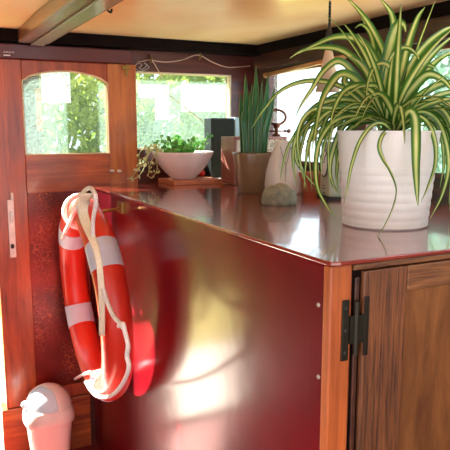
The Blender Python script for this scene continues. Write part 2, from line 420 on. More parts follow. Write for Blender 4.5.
def hedge_obj(name, label, *a, core):
    r_ = root(name, label, 'hedge', ((a[0]+a[1])/2, (a[2]+a[3])/2, .02))
    obj('foliage', hedge(name, label, *a), core[0], r_)
    return r_
class BM: pass
def make_hedge(name, label, x0, x1, y0, y1, z0, z1, n, mat, cell):
    bm = bmesh.new()
    for i in range(n):
        p = V((random.uniform(x0, x1), random.uniform(y0, y1), z0+(z1-z0)*random.random()))
        p.z -= .3*math.sin(p.x*2.1+p.y)**2*(p.z-z0)/(z1-z0)
        d = V((random.gauss(0,1), random.gauss(0,1), random.gauss(0,1))).normalized(); e = d.orthogonal().normalized(); f = d.cross(e)
        s = random.uniform(.5, 1)*cell
        bm.faces.new([bm.verts.new(p+e*s), bm.verts.new(p+f*s*.5), bm.verts.new(p-e*s), bm.verts.new(p-f*s*.5)])
    me = bpy.data.meshes.new(name); bm.to_mesh(me); bm.free(); me.materials.append(mat)
    o = bpy.data.objects.new(name, me); COL.objects.link(o); tag(o, label, 'hedge'); return o
make_hedge('hedge', 'green hedge outside beyond the back windows and doorway', -5.5, 2.0, 3.6, 4.4, .02, 2.3, 9000, M['hedge'], .13)
make_hedge('hedge', 'blue-green hedge outside beyond the right-hand windows', 3.2, 4.0, -2.5, 3.3, -.12, 2.8, 9000, M['hedge_b'], .13)

# ------------------------------------------------------------------ cabinet
CX = -.775; CY = -1.662; ZT = 1.12
cab = root('cabinet', 'long maroon lacquered cabinet with aged oak door, plants standing on its top', 'cabinet', (-.39, -.83, 0))
obj('side_panel', bx(CX, CX+.02, CY+.020, -.004, .0, ZT-.0085), M['side'], cab)['label'] = 'glossy maroon side panel'
obj('end_panel', bx(CX-.0015, CX, CY+.020, CY+.062, 0.0, ZT-.014), M['side'], cab, bevel=.001)
tp = prism([(CX-.004, CY+.01, ZT-.008), (CX-.004, -.004, ZT-.008), (-.004, -.004, ZT-.008), (-.004, CY-.008, ZT-.008), (CX+.015, CY-.008, ZT-.008), (CX-.001, CY-.003, ZT-.008)], (0, 0, .008))
obj('countertop', tp, M['top'], cab, bevel=.002)['label'] = 'glossy reddish brown top with chipped edge'
obj('corner_post', bx(CX-.003, CX+.045, CY-.003, CY+.019, 0.0, ZT-.0085), M['post'], cab, bevel=.004)['label'] = 'orange oak corner post'
obj('edge_batten', bx(CX+.046, -.01, CY-.0065, CY+.02, ZT-.0195, ZT-.0088), M['oak_h'], cab, bevel=.002)
obj('gap_shade_strip', bx(CX+.0455, CX+.069, CY+.004, CY+.03, .0, ZT-.02), M['black'], cab)  # black strip paints the shade in the gap beside the door
cdor = obj('door', bx(CX+.069, CX+.17, CY-.006, CY+.02, .04, ZT-.023), M['oak'], cab, bevel=.003, loc=(CX+.069, CY, .5))
def sub(name, bm, mat, par, gpar, **kw):       # child of a child: world coordinates in, locals worked out
    o = obj(name, bm, mat, None, **kw); o.parent = par
    o.location = o.location - par.location - gpar.location; return o
sub('top_rail', bx(CX+.171, -.02, CY-.005, CY+.019, ZT-.072, ZT-.023), M['oak_h'], cdor, cab, bevel=.003)
sub('bottom_rail', bx(CX+.171, -.02, CY-.005, CY+.019, .04, .14), M['oak_h'], cdor, cab, bevel=.003)
sub('right_stile', bx(-.12, -.02, CY-.004, CY+.0185, .14, ZT-.073), M['oak'], cdor, cab, bevel=.003)
sub('door_panel', bx(CX+.169, -.11, CY+.002, CY+.012, .13, ZT-.070), M['oak_panel'], cdor, cab)
# inner timber beside hinge
obj('hanging_stile', bx(CX+.053, CX+.063, CY-.001, CY+.0035, .0, ZT-.034), M['darkwall'], cab, bevel=.002)
def hinge(z0, z1):
    h = obj('hinge', bx(CX+.023, CX+.038, CY-.0065, CY-.0032, z0, z1), M['darkmetal'], cab, bevel=.001, loc=(CX+.05, CY, z0))
    sub('hinge_leaf', bx(CX+.070, CX+.080, CY-.0095, CY-.0062, z0+.004, z1+.002), M['darkmetal'], h, cab, bevel=.001)
    k = bmesh.new(); tube(k, [(CX+.053, CY-.008, z0+.008), (CX+.053, CY-.008, z1-.004)], .0045, 10)
    box(k, CX+.039, CX+.070, CY-.008, CY-.005, z0+.03, z1-.03)
    sub('hinge_pin', k, M['darkmetal'], h, cab, smooth=False)
    for zz in (z0+.015, (z0+z1)/2, z1-.015):
        k = bmesh.new(); sphere(k, (CX+.030, CY-.0068, zz), .0035, scale=(1,.4,1)); sub('hinge_screw', k, M['ink'], h, cab, smooth=True)
hinge(.937, 1.049); hinge(.16, .27)
for (px, py) in ((318, 305), (318, 377)):
    p = onX(px, py, CX-.004); k = bmesh.new(); sphere(k, (CX-.003, p.y, p.z), .0045, scale=(.5,1,1)); obj('screw', k, M['steel'], cab, smooth=True)
p = onX(240, 224, CX); k = bmesh.new(); 
p = onX(236, 236, CX); sphere(k, (CX-.001, p.y, p.z), .003, scale=(.5,1,1)); obj('screw', k, M['darkmetal'], cab)
# brass hook for the buoy at far corner
hk = bmesh.new(); box(hk, CX-.012, CX-.001, -.50, -.45, ZT-.06, ZT-.022)
tube(hk, smooth_path([(CX-.008, -.475, 1.075), (CX-.06, -.475, 1.07), (CX-.10, -.475, 1.066), (CX-.115, -.475, 1.085)], 5), .005, 8)
hook_ob = obj('buoy_hook', hk, M['brass'], cab)

# ------------------------------------------------------------------ lifebuoy
bc = V((-.869, -.402, .752)); RM, RT = .309, .051
a_ = V((-.016, -.58, 0)).normalized(); b_up = V((-.021, 0, .31)).normalized()
b_up = (b_up - a_*b_up.dot(a_)).normalized(); n_ = a_.cross(b_up).normalized()
if n_.x > 0: n_ = -n_
def ringp(th, ph=0, r=RT):     # th in ring plane from the near side upward, ph around tube (0 = outward from centre)
    d = a_*math.cos(th)+b_up*math.sin(th)
    return bc + d*(RM+r*math.cos(ph)) + n_*(r*math.sin(ph))
def torus(t0, t1, nt_, r, closed):
    bm = bmesh.new(); rows = []
    for i in range(nt_ if closed else nt_+1):
        th = t0+(t1-t0)*i/nt_
        rows.append([bm.verts.new(ringp(th, 2*PI*k/24, r)) for k in range(24)])
    m_ = len(rows)
    for i in range(m_ if closed else m_-1):
        A, B = rows[i], rows[(i+1)%m_]
        for k in range(24): bm.faces.new((A[k], A[(k+1)%24], B[(k+1)%24], B[k]))
    if not closed: bm.faces.new(rows[0][::-1]); bm.faces.new(rows[-1])
    return bm
buoy = root('lifebuoy', 'orange-red lifebuoy with pale bands and white rope hung on the cabinet side', 'lifebuoy', bc-V((0,0,RM+RT)))
obj('ring', torus(0, 2*PI, 96, RT, True), M['buoy'], buoy, smooth=True)
for deg in (39, 140, 207, 283):
    t = math.radians(deg); obj('band', torus(t-.14, t+.14, 8, RT+.0018, False), M['reflect'], buoy)
def onring(px, py, off=.0):   # point on the plane tangent to the front of the ring
    r = ray(px, py); p0 = bc + n_*(RT+off); t = (p0-CAM).dot(n_)/r.dot(n_); return CAM+r*t
rp = bmesh.new()
tube(rp, smooth_path([onring(*q, .004) for q in ((62,238),(70,222),(76,205),(83,193),(89,188),(94,192),(96,202),(93,222),(94,245),(99,270),(105,295),(113,315),(121,324),(123,328))], 6), .0065, 8)
obj('rope', rp, M['rope'], buoy, smooth=True)
rp = bmesh.new()
tube(rp, smooth_path([onring(*q, .004) for q in ((119,326),(123,324),(125,332),(128,345),(127,356),(129,366),(126,377),(118,390),(108,397),(97,396),(90,389),(86,382))], 6), .0065, 8)
tube(rp, [onring(*q, .0) for q in ((75,379),(82,375),(90,372))], .006, 8)
obj('rope', rp, M['rope'], buoy, smooth=True)
# webbing sling over the ring top, then the sunlit inner rim painted cream
rp = bmesh.new()
w_ = [onring(*q, .008) for q in ((86,193),(83,202),(83,212),(87,226),(93,240),(98,256),(101,280),(102,305),(102,335))]
pth = smooth_path(w_, 5); sd = [V((FWD.y, -FWD.x, 0)).normalized()+b_up*.15]*len(pth)
ribbon(rp, pth, lambda t: .040-.022*min(1,t*1.6), sd, vee=.0)
wb = obj('strap_and_lit_rim', rp, M['cream'], buoy)
sm = wb.modifiers.new('s', 'SOLIDIFY'); sm.thickness = .004
rp = bmesh.new()
t0 = math.radians(96)
tube(rp, [ringp(t0, 2*PI*k/20, RT+.007) for k in range(20)], .009, 8, closed=True)
tube(rp, [ringp(t0+.06, 2*PI*k/20, RT+.007) for k in range(20)], .008, 8, closed=True)
obj('rope_loop', rp, M['rope'], buoy, smooth=True)

# ------------------------------------------------------------------ bin
bn = root('swing_bin', 'small white swing-top bin on the floor by the red door', 'bin', (-.995, -.15, 0))
cx_, cy_ = -.995, -.15
def rbox(prof, cx, cy, p=4.0, seg=48, top=False):
    bm = bmesh.new(); rows = []
    for r, z in prof:
        rows.append([bm.verts.new((cx+r*math.copysign(abs(math.cos(t))**(2/p), math.cos(t)), cy+r*math.copysign(abs(math.sin(t))**(2/p), math.sin(t)), z)) for t in [2*PI*i/seg for i in range(seg)]])
    for A, B in zip(rows, rows[1:]):
        for i in range(seg): bm.faces.new((A[i], A[(i+1)%seg], B[(i+1)%seg], B[i]))
    bm.faces.new(rows[0][::-1])
    if top: bm.faces.new(rows[-1])
    return bm
obj('body', rbox([(.060,0),(.066,.01),(.085,.223),(.087,.228),(.081,.228)], cx_, cy_, 3.2), M['binbody'], bn, smooth=True)
obj('lid_collar', rbox([(.089,.213),(.096,.220),(.096,.243),(.092,.258),(.088,.270),(.083,.278)], cx_, cy_, 2.8, top=True), M['binbody'], bn, smooth=True)
# hood: part of dome facing back/right, flap: rest
def dome(r, sel, scale=(1,1,1.05), z=.263):
    bm = bmesh.new(); sphere(bm, (cx_, cy_, z), r, 48, 32, scale)
    dl = [f for f in bm.faces if not sel(f.calc_center_median())]
    bmesh.ops.delete(bm, geom=dl, context='FACES'); return bm
fd = V((-.80, -.62, .25)).normalized()
hood = obj('hood', dome(.091, lambda c: c.z > .258 and (c-V((cx_, cy_, .278))).dot(fd) < .036), M['binbody'], bn, smooth=True)
sm = hood.modifiers.new('s', 'SOLIDIFY'); sm.thickness = .004
obj('flap', dome(.086, lambda c: c.z > .256), M['binflap'], bn, smooth=True)['label'] = 'pale blue swing flap'
obj('hinge_knob', (lambda k: (sphere(k, (cx_-.088, cy_, .293), .014), k)[1])(bmesh.new()), M['binflap'], bn, smooth=True)

# ------------------------------------------------------------------ spider plant
pc = onZ(384, 231, ZT); vdir = V((FWD.x, FWD.y, 0)).normalized(); vdir = (V((pc.x, pc.y, 0))-V((CAM.x, CAM.y, 0))).normalized()
pc = pc + vdir*.098; pc.z = ZT
dpt = (pc-CAM).dot(V((FWD.x, FWD.y, 0)).normalized())
sp = root('potted_spider_plant', 'large spider plant with striped arching leaves in a ribbed white pot', 'plant', pc)
prof = [(.0,.0),(.094,.0),(.099,.004)]
H = .222
for i in range(1, 60):
    z = .004+(H-.006)*i/60; r = .097+(.117-.097)*(z/H)
    if z < .140: r += .0014*abs(math.sin(z/.0205*PI))
    prof.append((r, z))
prof += [(.1175,H-.003),(.1175,H),(.113,H),(.111,H-.004),(.108,H-.03),(0,H-.03)]
obj('pot', lathe(prof, 72, c=pc), M['pot'], sp, smooth=False)
pm = sp.children[0] if sp.children else None
bm = lathe([(.0,H-.018),(.05,H-.014),(.1,H-.02),(.1085,H-.024)], 48, c=pc)
for v in bm.verts: v.co.z += random.uniform(-.004, .004)
obj('soil', bm, M['soil'], sp)
crown = pc + V((0,0,H-.015)) + V((.015,.0,0))
lb = bmesh.new()
R0 = (394, 134)
def leaf(pts, tip=0.0, w=.017, beta=25, base=0.0, tw=0):
    w *= 1.1
    n = len(pts); P = []
    for i, (x, y) in enumerate(pts):
        t = i/(n-1); te = t if base == 0 else min(1, t*7); P.append(at(x, y, dpt+base*(1-te)+tip*te))
    P = smooth_path(P, 7)
    sides = []
    for i in range(len(P)):
        t = (P[min(i+1, len(P)-1)]-P[max(i-1, 0)]).normalized(); vw = (P[i]-CAM).normalized()
        s1 = t.cross(vw).normalized(); s2 = t.cross(s1); be = math.radians(beta+tw*i/len(P))
        sides.append(s1*math.cos(be)+s2*math.sin(be))
    ribbon(lb, P, lambda t: w*(.55+.45*min(1, t*3.2))*(1-max(0, (t-.45)/.55)**1.7*.93), sides)
L = leaf
# upright leaves
L([R0,(388,100),(385,60),(372,30),(358,10),(343,-6)], .04, .017, 30)
L([R0,(388,92),(387,60),(393,34),(391,14),(378,-4)], .02, .022, 20)
L([R0,(384,100),(386,66),(393,36),(399,24),(404,25),(406,32)], -.05, .027, 10)
L([R0,(396,100),(402,68),(408,42),(417,18),(425,7)], .02, .021, 30)
L([(404,118),(410,80),(417,50),(427,22),(437,-4)], .06, .006, 0)
L([R0,(400,92),(412,62),(428,42),(446,29),(462,24)], .03, .020, 30)
L([R0,(402,100),(418,72),(436,50),(458,32)], -.02, .018, 30)
L([R0,(405,105),(424,74),(440,58),(465,46)], .06, .018, 25)
L([R0,(384,100),(386,72),(394,53),(405,47),(415,52),(424,68)], -.10, .017, 20, tw=30)
L([R0,(402,104),(414,86),(428,74),(444,80),(456,96)], -.06, .022, 15)
L([R0,(400,110),(410,88),(424,66),(437,68)], .02, .023, 15)
# left arches
L([R0,(386,104),(380,74),(371,54),(356,40),(336,38),(316,45),(298,54)], .02, .022, 35)
L([R0,(382,110),(376,80),(374,52),(370,34),(362,25),(355,28)], .06, .015, 25)
L([R0,(384,110),(374,84),(358,64),(341,51),(322,48),(303,51),(290,58)], .08, .020, 35)
L([R0,(382,114),(368,92),(352,72),(342,63),(334,63),(322,74),(312,90),(302,104),(295,118)], -.06, .017, 30)
L([R0,(380,112),(366,92),(352,78),(340,76),(330,88),(322,104),(316,130),(312,152)], -.10, .023, 30, tw=15)
L([R0,(378,118),(360,102),(342,88),(322,82),(300,83),(280,92),(264,110),(251,129)], .0, .014, 35)
L([R0,(376,112),(358,92),(344,82),(352,70),(364,84)], .05, .018, 20)
L([R0,(378,104),(372,84),(362,66),(350,56)], -.02, .024, 20)
L([R0,(380,108),(372,92),(358,86),(344,92),(334,110),(330,128)], -.12, .016, 20)
L([R0,(392,108),(396,84),(388,66),(376,66),(368,84),(366,108)], -.14, .015, 20, tw=20)
L([R0,(388,104),(378,88),(368,86),(358,88),(346,96)], -.16, .014, 30)
L([R0,(380,118),(362,104),(340,100),(318,106),(302,124),(294,148),(294,168),(297,186)], .03, .015, 30)
L([R0,(380,120),(360,110),(338,108),(320,120),(310,140),(306,165),(304,190)], -.02, .014, 30)
L([R0,(378,122),(356,116),(334,122),(320,142),(316,166),(318,188),(327,206),(336,218)], -.10, .012, 20)
L([R0,(380,116),(360,98),(338,96),(318,110),(306,132),(300,160),(303,178)], .08, .015, 30)
L([R0,(380,122),(362,118),(344,126),(334,148),(330,170),(334,186),(340,194)], .08, .014, 20)
L([R0,(380,122),(360,116),(342,120),(328,136),(322,160),(322,180)], .05, .013, 30)
L([R0,(382,124),(364,122),(348,132),(340,152),(337,172),(338,190)], .10, .015, 20)
L([R0,(380,116),(356,104),(330,104),(308,118),(290,144),(283,166),(280,180)], .10, .011, 35)
L([R0,(380,118),(358,112),(326,114),(302,132),(296,158),(310,180),(322,190)], .12, .012, 30)
L([R0,(384,124),(372,126),(360,142),(352,165),(348,185),(344,204)], -.115, .009, 20, base=-.07)
for q in range(9):
    ex = random.uniform(296, 345); ey = random.uniform(150, 200)
    L([R0,(380,random.uniform(108,122)),(ex+40,random.uniform(96,116)),(ex+12,random.uniform(104,124)),(ex,random.uniform(128,145)),(ex+random.uniform(-4,10),ey)], random.uniform(-.08,.16), random.uniform(.010,.016), random.uniform(10,50))
# front
L([(392,132),(384,134),(380,146),(384,158),(391,170),(397,188),(394,206),(385,226),(375,240)], -.145, .012, 10, base=-.08, tw=120)
L([(396,132),(408,112),(415,118),(416,142),(416,165),(417,190),(418,206)], -.15, .019, 0, base=-.03)
L([(398,130),(415,116),(428,122),(436,142),(436,165),(428,188),(421,202)], -.11, .013, 20, base=-.03, tw=40)
L([(398,130),(418,112),(436,118),(446,140),(449,168),(442,196),(430,219)], -.05, .013, 20, base=-.02)
L([(398,130),(416,106),(438,106),(452,124),(458,160),(450,196)], -.02, .015, 25)
L([R0,(408,112),(428,100),(448,102),(462,124),(462,160)], .0, .016, 25)
L([R0,(410,104),(430,88),(452,82),(475,92)], -.04, .020, 30)
L([R0,(408,116),(428,104),(455,98),(475,106)], -.07, .015, 35)
L([R0,(410,122),(432,112),(455,112),(472,126)], .02, .016, 35)
L([R0,(412,124),(430,118),(446,132),(452,158),(456,190)], .04, .014, 25)
L([R0,(412,114),(436,96),(458,92),(478,102)], .08, .019, 30)
L([R0,(410,118),(426,116),(440,130),(444,160),(440,188)], .06, .012, 25)
for q in range(8):
    ex = random.uniform(432, 470); ey = random.uniform(150, 215)
    L([R0,(410,random.uniform(106,120)),(ex-12,random.uniform(100,118)),(ex+4,random.uniform(118,140)),(ex+random.uniform(-4,6),ey)], random.uniform(-.08,.12), random.uniform(.010,.016), random.uniform(10,50))
# fillers around the crown, in every direction
for q in range(46):
    az = random.uniform(0, 2*PI); el = random.uniform(.5, 1.35); Ln = random.uniform(.16, .36)
    d = V((math.cos(az)*math.cos(el), math.sin(az)*math.cos(el), math.sin(el))); p = crown + V((random.uniform(-.02,.02), random.uniform(-.02,.02), 0)); P = []
    st = Ln/12
    for i in range(13):
        P.append(p.copy()); d = (d+V((0,0,-.16 if el < 1.1 else -.09))).normalized()
        p = p + d*st
        rr = (V((p.x,p.y,0))-V((pc.x,pc.y,0))).length
        if p.z < pc.z+H+.01 and rr < .135: p.z = pc.z+H+.01
    h = V((-math.sin(az), math.cos(az), 0)); tw = random.uniform(-.5,.5)
    sides = [h*math.cos(tw)+V((0,0,1))*math.sin(tw)]*len(P)
    w0 = random.uniform(.012, .02)
    ribbon(lb, P, lambda t: w0*(.55+.45*min(1, t*3.2))*(1-max(0, (t-.45)/.55)**1.7*.93), sides)
me = bpy.data.meshes.new('leaves'); lb.to_mesh(me); lb.free(); me.materials.append(M['spider'])
lo = bpy.data.objects.new('leaves', me); COL.objects.link(lo); lo.parent = sp; lo.location = -pc

# ------------------------------------------------------------------ snake plant
def standing(px, py, r):          # centre of something whose nearest bottom point shows at px, py
    p = onZ(px, py, ZT); d = V((p.x-CAM.x, p.y-CAM.y, 0)).normalized(); p += d*r; p.z = ZT; return p
c = standing(253, 194, .052)
sn = root('potted_snake_plant', 'snake plant with upright dark green blades in a small taupe pot', 'plant', c)
obj('pot', lathe([(0,0),(.052,0),(.055,.004),(.073,.134),(.0735,.142),(.069,.142),(.066,.125),(0,.125)], 48, c=c), M['taupe'], sn, smooth=False)
sn.children[0].data.polygons.foreach_set('use_smooth', [True]*len(sn.children[0].data.polygons)) if sn.children else None
obj('soil', lathe([(0,.13),(.0665,.128)], 24, c=c), M['soil'], sn)
bm = bmesh.new(); dd = (V((c.x,c.y,0))-V((CAM.x,CAM.y,0))).dot(V((FWD.x,FWD.y,0)).normalized())
for (x0, x1, y1, dz, w, be) in ((243,240,92,.02,.018,10),(247,245,74,-.01,.024,15),(251,250,92,-.03,.018,10),(254,256,66,0,.024,5),(258,262,80,.02,.014,0),(259,268,74,.03,.024,20),(262,274,88,-.02,.020,15),(257,259,100,-.035,.020,0),(264,271,106,.0,.018,10),(246,242,112,-.03,.020,10),(250,252,84,.03,.018,5)):
    P = smooth_path([at(x0, 158, dd+dz*.6), at(x0*.7+x1*.3, 130, dd+dz), at(x0*.3+x1*.7, (130+y1)/2, dd+dz*1.2), at(x1, y1, dd+dz)], 6)
    sides = []
    for i in range(len(P)):
        t = (P[min(i+1,len(P)-1)]-P[max(i-1,0)]).normalized(); vw = (P[i]-CAM).normalized(); s1 = t.cross(vw).normalized(); s2 = t.cross(s1); b0 = math.radians(be+20*i/len(P)); sides.append(s1*math.cos(b0)+s2*math.sin(b0))
    w *= 1.25
    ribbon(bm, P, (lambda w: lambda t: w*(.75+.25*math.sin(PI*min(1, t*1.3)))*(1-max(0, (t-.6)/.4)**2*.95))(w), sides, vee=.18)
me = bpy.data.meshes.new('blades'); bm.to_mesh(me); bm.free(); me.materials.append(M['snake'])
lo = bpy.data.objects.new('blades', me); COL.objects.link(lo); lo.parent = sn; lo.location = -c
sm = lo.modifiers.new('s', 'SOLIDIFY'); sm.thickness = .003

# ------------------------------------------------------------------ bowl on board
bo = tag(obj('wooden_board', bx(-.485, -.265, -.23, -.05, ZT, ZT+.018), M['boardwood'], bevel=.003), 'low salmon wooden board lying under the pale bowl', 'board')
nb = tag(obj('notebook', bx(-.262, -.155, -.15, -.02, ZT, ZT+.014), M['whitepaint'], bevel=.002), 'thin white notebook lying in front of the black speaker', 'notebook')
c = V((-.408, -.142, ZT+.0185))
bw = root('bowl_planter', 'wide pale pink bowl of small trailing green plants by the window', 'planter', c)
bo_p = [(0,0),(.045,0),(.05,.006),(.075,.028),(.105,.066),(.124,.102),(.127,.112),(.122,.112),(.10,.075),(.085,.07),(0,.07)]
obj('bowl', lathe(bo_p, 56, c=c), M['bowl'], bw, smooth=True)
obj('soil', lathe([(0,.092),(.106,.088)], 24, c=c), M['soil'], bw)
def sprigs(stems, nl, size, spread):
    bm = bmesh.new()
    for st in stems:
        P = smooth_path(st, 6); tube(bm, P, .0016, 5)
        for k in range(nl):
            p = P[random.randrange(len(P))] + V([random.uniform(-1,1)*spread for _ in range(3)])
            p.y = min(p.y, -.045)
            d = V((random.gauss(0,1), random.gauss(0,1)-.6, random.gauss(0,1)+.6)).normalized(); e = d.orthogonal().normalized(); f = d.cross(e); s = size*random.uniform(.6,1.2)
            vs = [bm.verts.new(p+e*s*math.cos(q*PI/3)+f*s*.75*math.sin(q*PI/3)) for q in range(6)]; bm.faces.new(vs)
    return bm
st = []
for q in range(46):
    a = random.uniform(0, 2*PI); r = random.uniform(.01,.095); h = random.uniform(.03,.085)
    if r*math.sin(a) > .07: r *= .5
    b0 = c+V((r*math.cos(a), r*math.sin(a), .09)); st.append([b0, b0+V((.3*r*math.cos(a), .2*r*math.sin(a), h*.7)), b0+V((.5*r*math.cos(a), .3*r*math.sin(a), h))])
st.append([onY(196,148,-.17), onY(205,141,-.17), onY(211,136,-.18)])
bmx = sprigs(st, 12, .010, .012)
o = obj('foliage', bmx, M['herb'], bw)
st = []
for pts in (((160,148),(152,150),(147,158),(143,170),(136,178),(128,179)),((162,150),(155,155),(150,165),(148,176)),((158,147),(148,147),(140,152),(139,162),(140,172)),((160,150),(157,160),(157,170),(152,178)),((150,150),(144,160),(137,170),(132,177))):
    st.append([onY(x, y, -.17-.002*(i)) for i, (x, y) in enumerate(pts)])
M['trail'] = leafmat('sunlit_trailing_leaf', [(.35, srgb(190,200,120)), (.65, srgb(240,234,190))], uv=False, noise=40, transl=.4)  # sunlight on the trailing stems is put into this bleached leaf colour
o = obj('trailing_stems', sprigs(st, 15, .009, .008), M['trail'], bw)
st = []
for (x, y) in ((112,171),(119,171)):
    q = onY(x+1, 181, -.03); q.z = ZT+.001; st.append([q, onY(x+1, 176, -.03), onY(x, y, -.03)])
bm = bmesh.new()
for s_ in st: tube(bm, s_, .0013, 5); sphere(bm, s_[-1], .011, 10, 6, (1,1,.6))
o = obj('flower_sprigs', bm, M['whitepaint'], None, smooth=True); tag(o, 'pair of tiny cream flower heads on the far corner of the cabinet', 'flowers')
c = onY(205, 170, -.10); 
bm = lathe([(0,0),(.018,0),(.022,.01),(.021,.022),(.014,.03),(0,.032)], 20, c=(-.245, -.20, ZT)); bm.free()
bm = bmesh.new(); sphere(bm, (-.293, -.075, ZT+.018+.016), .016, 16, 10)
tag(obj('red_ball', bm, M['red'], smooth=True), 'small red round ornament behind the right edge of the bowl', 'ornament')

# ------------------------------------------------------------------ speaker, card, radio
spk = root('black_speaker', 'black box speaker standing in the corner behind the radio', 'speaker', (-.205, -.07, ZT))
obj('cabinet_box', bx(-.262, -.15, -.105, -.035, ZT+.0145, 1.388), M['blackbox'], spk, bevel=.003)
obj('grille', bx(-.255, -.157, -.108, -.1055, ZT+.03, 1.38), plain('speaker_cloth', srgb(40,46,42), .9, noise=.4, nscale=300), spk)
tag(obj('pale_folder', bx(-.148, -.10, -.11, -.04, ZT, 1.392), M['paleblue'], bevel=.002), 'pale blue folder standing upright between the black speaker and snake plant', 'folder')
rd = root('radio', 'rosy wood framed radio with pale patterned front behind the snake plant', 'radio', (-.14, -.27, ZT))
x0, x1, z0, z1 = -.268, -.022, ZT+.002, 1.312
fr = bmesh.new()
box(fr, x0, x1, -.33, -.21, z1-.012, z1); box(fr, x0, x1, -.33, -.21, z0, z0+.014); box(fr, x0, x0+.012, -.33, -.21, z0+.014, z1-.012); box(fr, x1-.012, x1, -.33, -.21, z0+.014, z1-.012)
obj('frame', fr, M['radiowood'], rd, bevel=.003)
m, nt, b = new_mat('floral_cloth'); n = N(nt, 'ShaderNodeTexNoise'); n.inputs['Scale'].default_value = 38; n.inputs['Distortion'].default_value = 1.5; nt.links.new(coords(nt), n.inputs['Vector'])
r = ramp(nt, [(.42, srgb(140,108,84)), (.5, srgb(206,184,158)), (.6, srgb(226,208,186))]); nt.links.new(n.outputs['Fac'], r.inputs[0]); nt.links.new(r.outputs[0], b.inputs['Base Color'])
obj('front_panel', bx(x0+.012, x1-.012, -.322, -.21, z0+.014, z1-.012), m, rd)
k = bmesh.new()
for xx in (x0+.03, x1-.03):
    t_ = bmesh.ops.create_cone(k, segments=20, radius1=.011, radius2=.009, depth=.012, cap_ends=True)['verts']
    for v in t_: v.co = V((xx+v.co.x, -.328+v.co.z, z0+.035+v.co.y))
k.free()
for xx in (x0+.03, x1-.03):
    k = bmesh.new(); t_ = bmesh.ops.create_cone(k, segments=20, radius1=.011, radius2=.009, depth=.014, cap_ends=True)['verts']
    for v in t_: v.co = V((xx+v.co.x, -.329+v.co.z, z0+.04+v.co.y))
    obj('knob', k, M['radiowood'], rd)
# ring-topped bronze clamp on the radio
c = V((-.038, -.27, 1.312))
rg = root('ring_clamp', 'bronze ring-topped fitting with crossbar standing on the radio', 'ornament', c)
k = bmesh.new(); tube(k, [c+V((.040*math.cos(t)*.88, -.40*.040*math.cos(t)*.88, .078+.030*math.sin(t))) for t in [2*PI*i/32 for i in range(32)]], .0055, 8, closed=True)
obj('ring', k, M['bronze'], rg, smooth=True)
obj('stem', lathe([(0,0),(.018,0),(.018,.006),(.008,.012),(.007,.03),(.012,.036),(.02,.05),(.02,.055),(0,.055)], 20, c=c), M['bronze'], rg, smooth=True)
k = bmesh.new(); e = V((.93,-.37,0)); tube(k, [c+e*-.052+V((0,0,.021)), c+e*.052+V((0,0,.021))], .0035, 8)
for s_ in (-1, 1):
    sphere(k, c+e*.052*s_+V((0,0,.021)), .0095); sphere(k, c+e*.036*s_+V((0,0,.021)), .0065)
obj('crossbar', k, M['bronze'], rg, smooth=True)

# ------------------------------------------------------------------ ceramic, stone, terracotta pot, scale
c = standing(284, 195, .05)
k = bmesh.new(); seg = 40; rows = []
rt = V((FWD.y, -FWD.x, 0)).normalized(); fw = V((FWD.x, FWD.y, 0)).normalized()
for (z, w, d, sh) in ((0,.064,.045,.004),(.008,.072,.05,.004),(.04,.074,.052,.003),(.08,.068,.047,.0),(.12,.055,.038,-.002),(.145,.041,.03,-.003),(.165,.031,.024,-.002),(.178,.030,.021,.0),(.184,.024,.017,.0)):
    rows.append([k.verts.new(c+V((0,0,z))+rt*(w*math.cos(2*PI*i/seg)+sh)+fw*(d*math.sin(2*PI*i/seg)*(1-.22*math.exp(-(math.cos(2*PI*i/seg)/.25)**2)*(1 if z > .02 else 0)))) for i in range(seg)])
for A, B in zip(rows, rows[1:]):
    for i in range(seg): k.faces.new((A[i], A[(i+1)%seg], B[(i+1)%seg], B[i]))
k.faces.new(rows[0][::-1]); k.faces.new(rows[-1])
vs_ = root('white_vase', 'white ceramic vase with a Y-shaped crease standing right of the taupe pot', 'vase', c)
obj('body', k, M['ceramic'], vs_, smooth=True)
k = bmesh.new()
def cp(u, z, w=.0): return c+V((0,0,z))+rt*u-fw*(.0475-.30*max(0,z-.05)*1.0*(.0475/.06)*.5)
tube(k, [c+V((0,0,.165))+rt*.018-fw*.024, c+V((0,0,.13))+rt*.010-fw*.034, c+V((0,0,.10))+rt*.002-fw*.036, c+V((0,0,.03))-fw*.040], .0016, 6)
tube(k, [c+V((0,0,.165))-rt*.018-fw*.024, c+V((0,0,.13))-rt*.009-fw*.034, c+V((0,0,.10))+rt*.002-fw*.036], .0016, 6)
obj('crease', k, M['groove'], vs_)
c = standing(279, 206, .040)
k = bmesh.new(); sphere(k, (0,0,0), 1, 32, 20)
for v in k.verts:
    q = v.co; x_ = q.x*.054; y_ = q.y*.040; z_ = max(q.z, -.35)
    z_ = (z_+.35)*.045*(1-.25*q.x*0); n0 = .004*math.sin(q.x*7+q.y*5)
    v.co = c + rt*x_ + fw*y_ + V((0,0,z_+n0*(1 if z_ > .005 else 0)))
tag(obj('stone', k, M['stone'], smooth=True), 'grey-green beach stone lying in front of the white vase', 'stone')
c = standing(313, 196, .04)
tp_ = root('terracotta_pot', 'small terracotta pot half hidden behind the hanging striped leaves', 'pot', c)
obj('pot', lathe([(0,0),(.034,0),(.044,.062),(.048,.062),(.049,.078),(.045,.078),(.04,.06),(0,.06)], 32, c=c), M['terracotta'], tp_)
pA, pB = onZ(321, 197, ZT), onZ(344, 206.5, ZT)
ed = (pB-pA).normalized(); od = V((-ed.y, ed.x, 0)); od = od if od.dot(fw) > 0 else -od
pA2 = pA - ed*.02
def obox(p0, e, o_, l, w, h, z0=0):
    bm = bmesh.new(); box(bm, 0, 1, 0, 1, 0, 1)
    for v in bm.verts: v.co = p0 + e*v.co.x*l + o_*v.co.y*w + V((0,0,z0+v.co.z*h))
    return bm
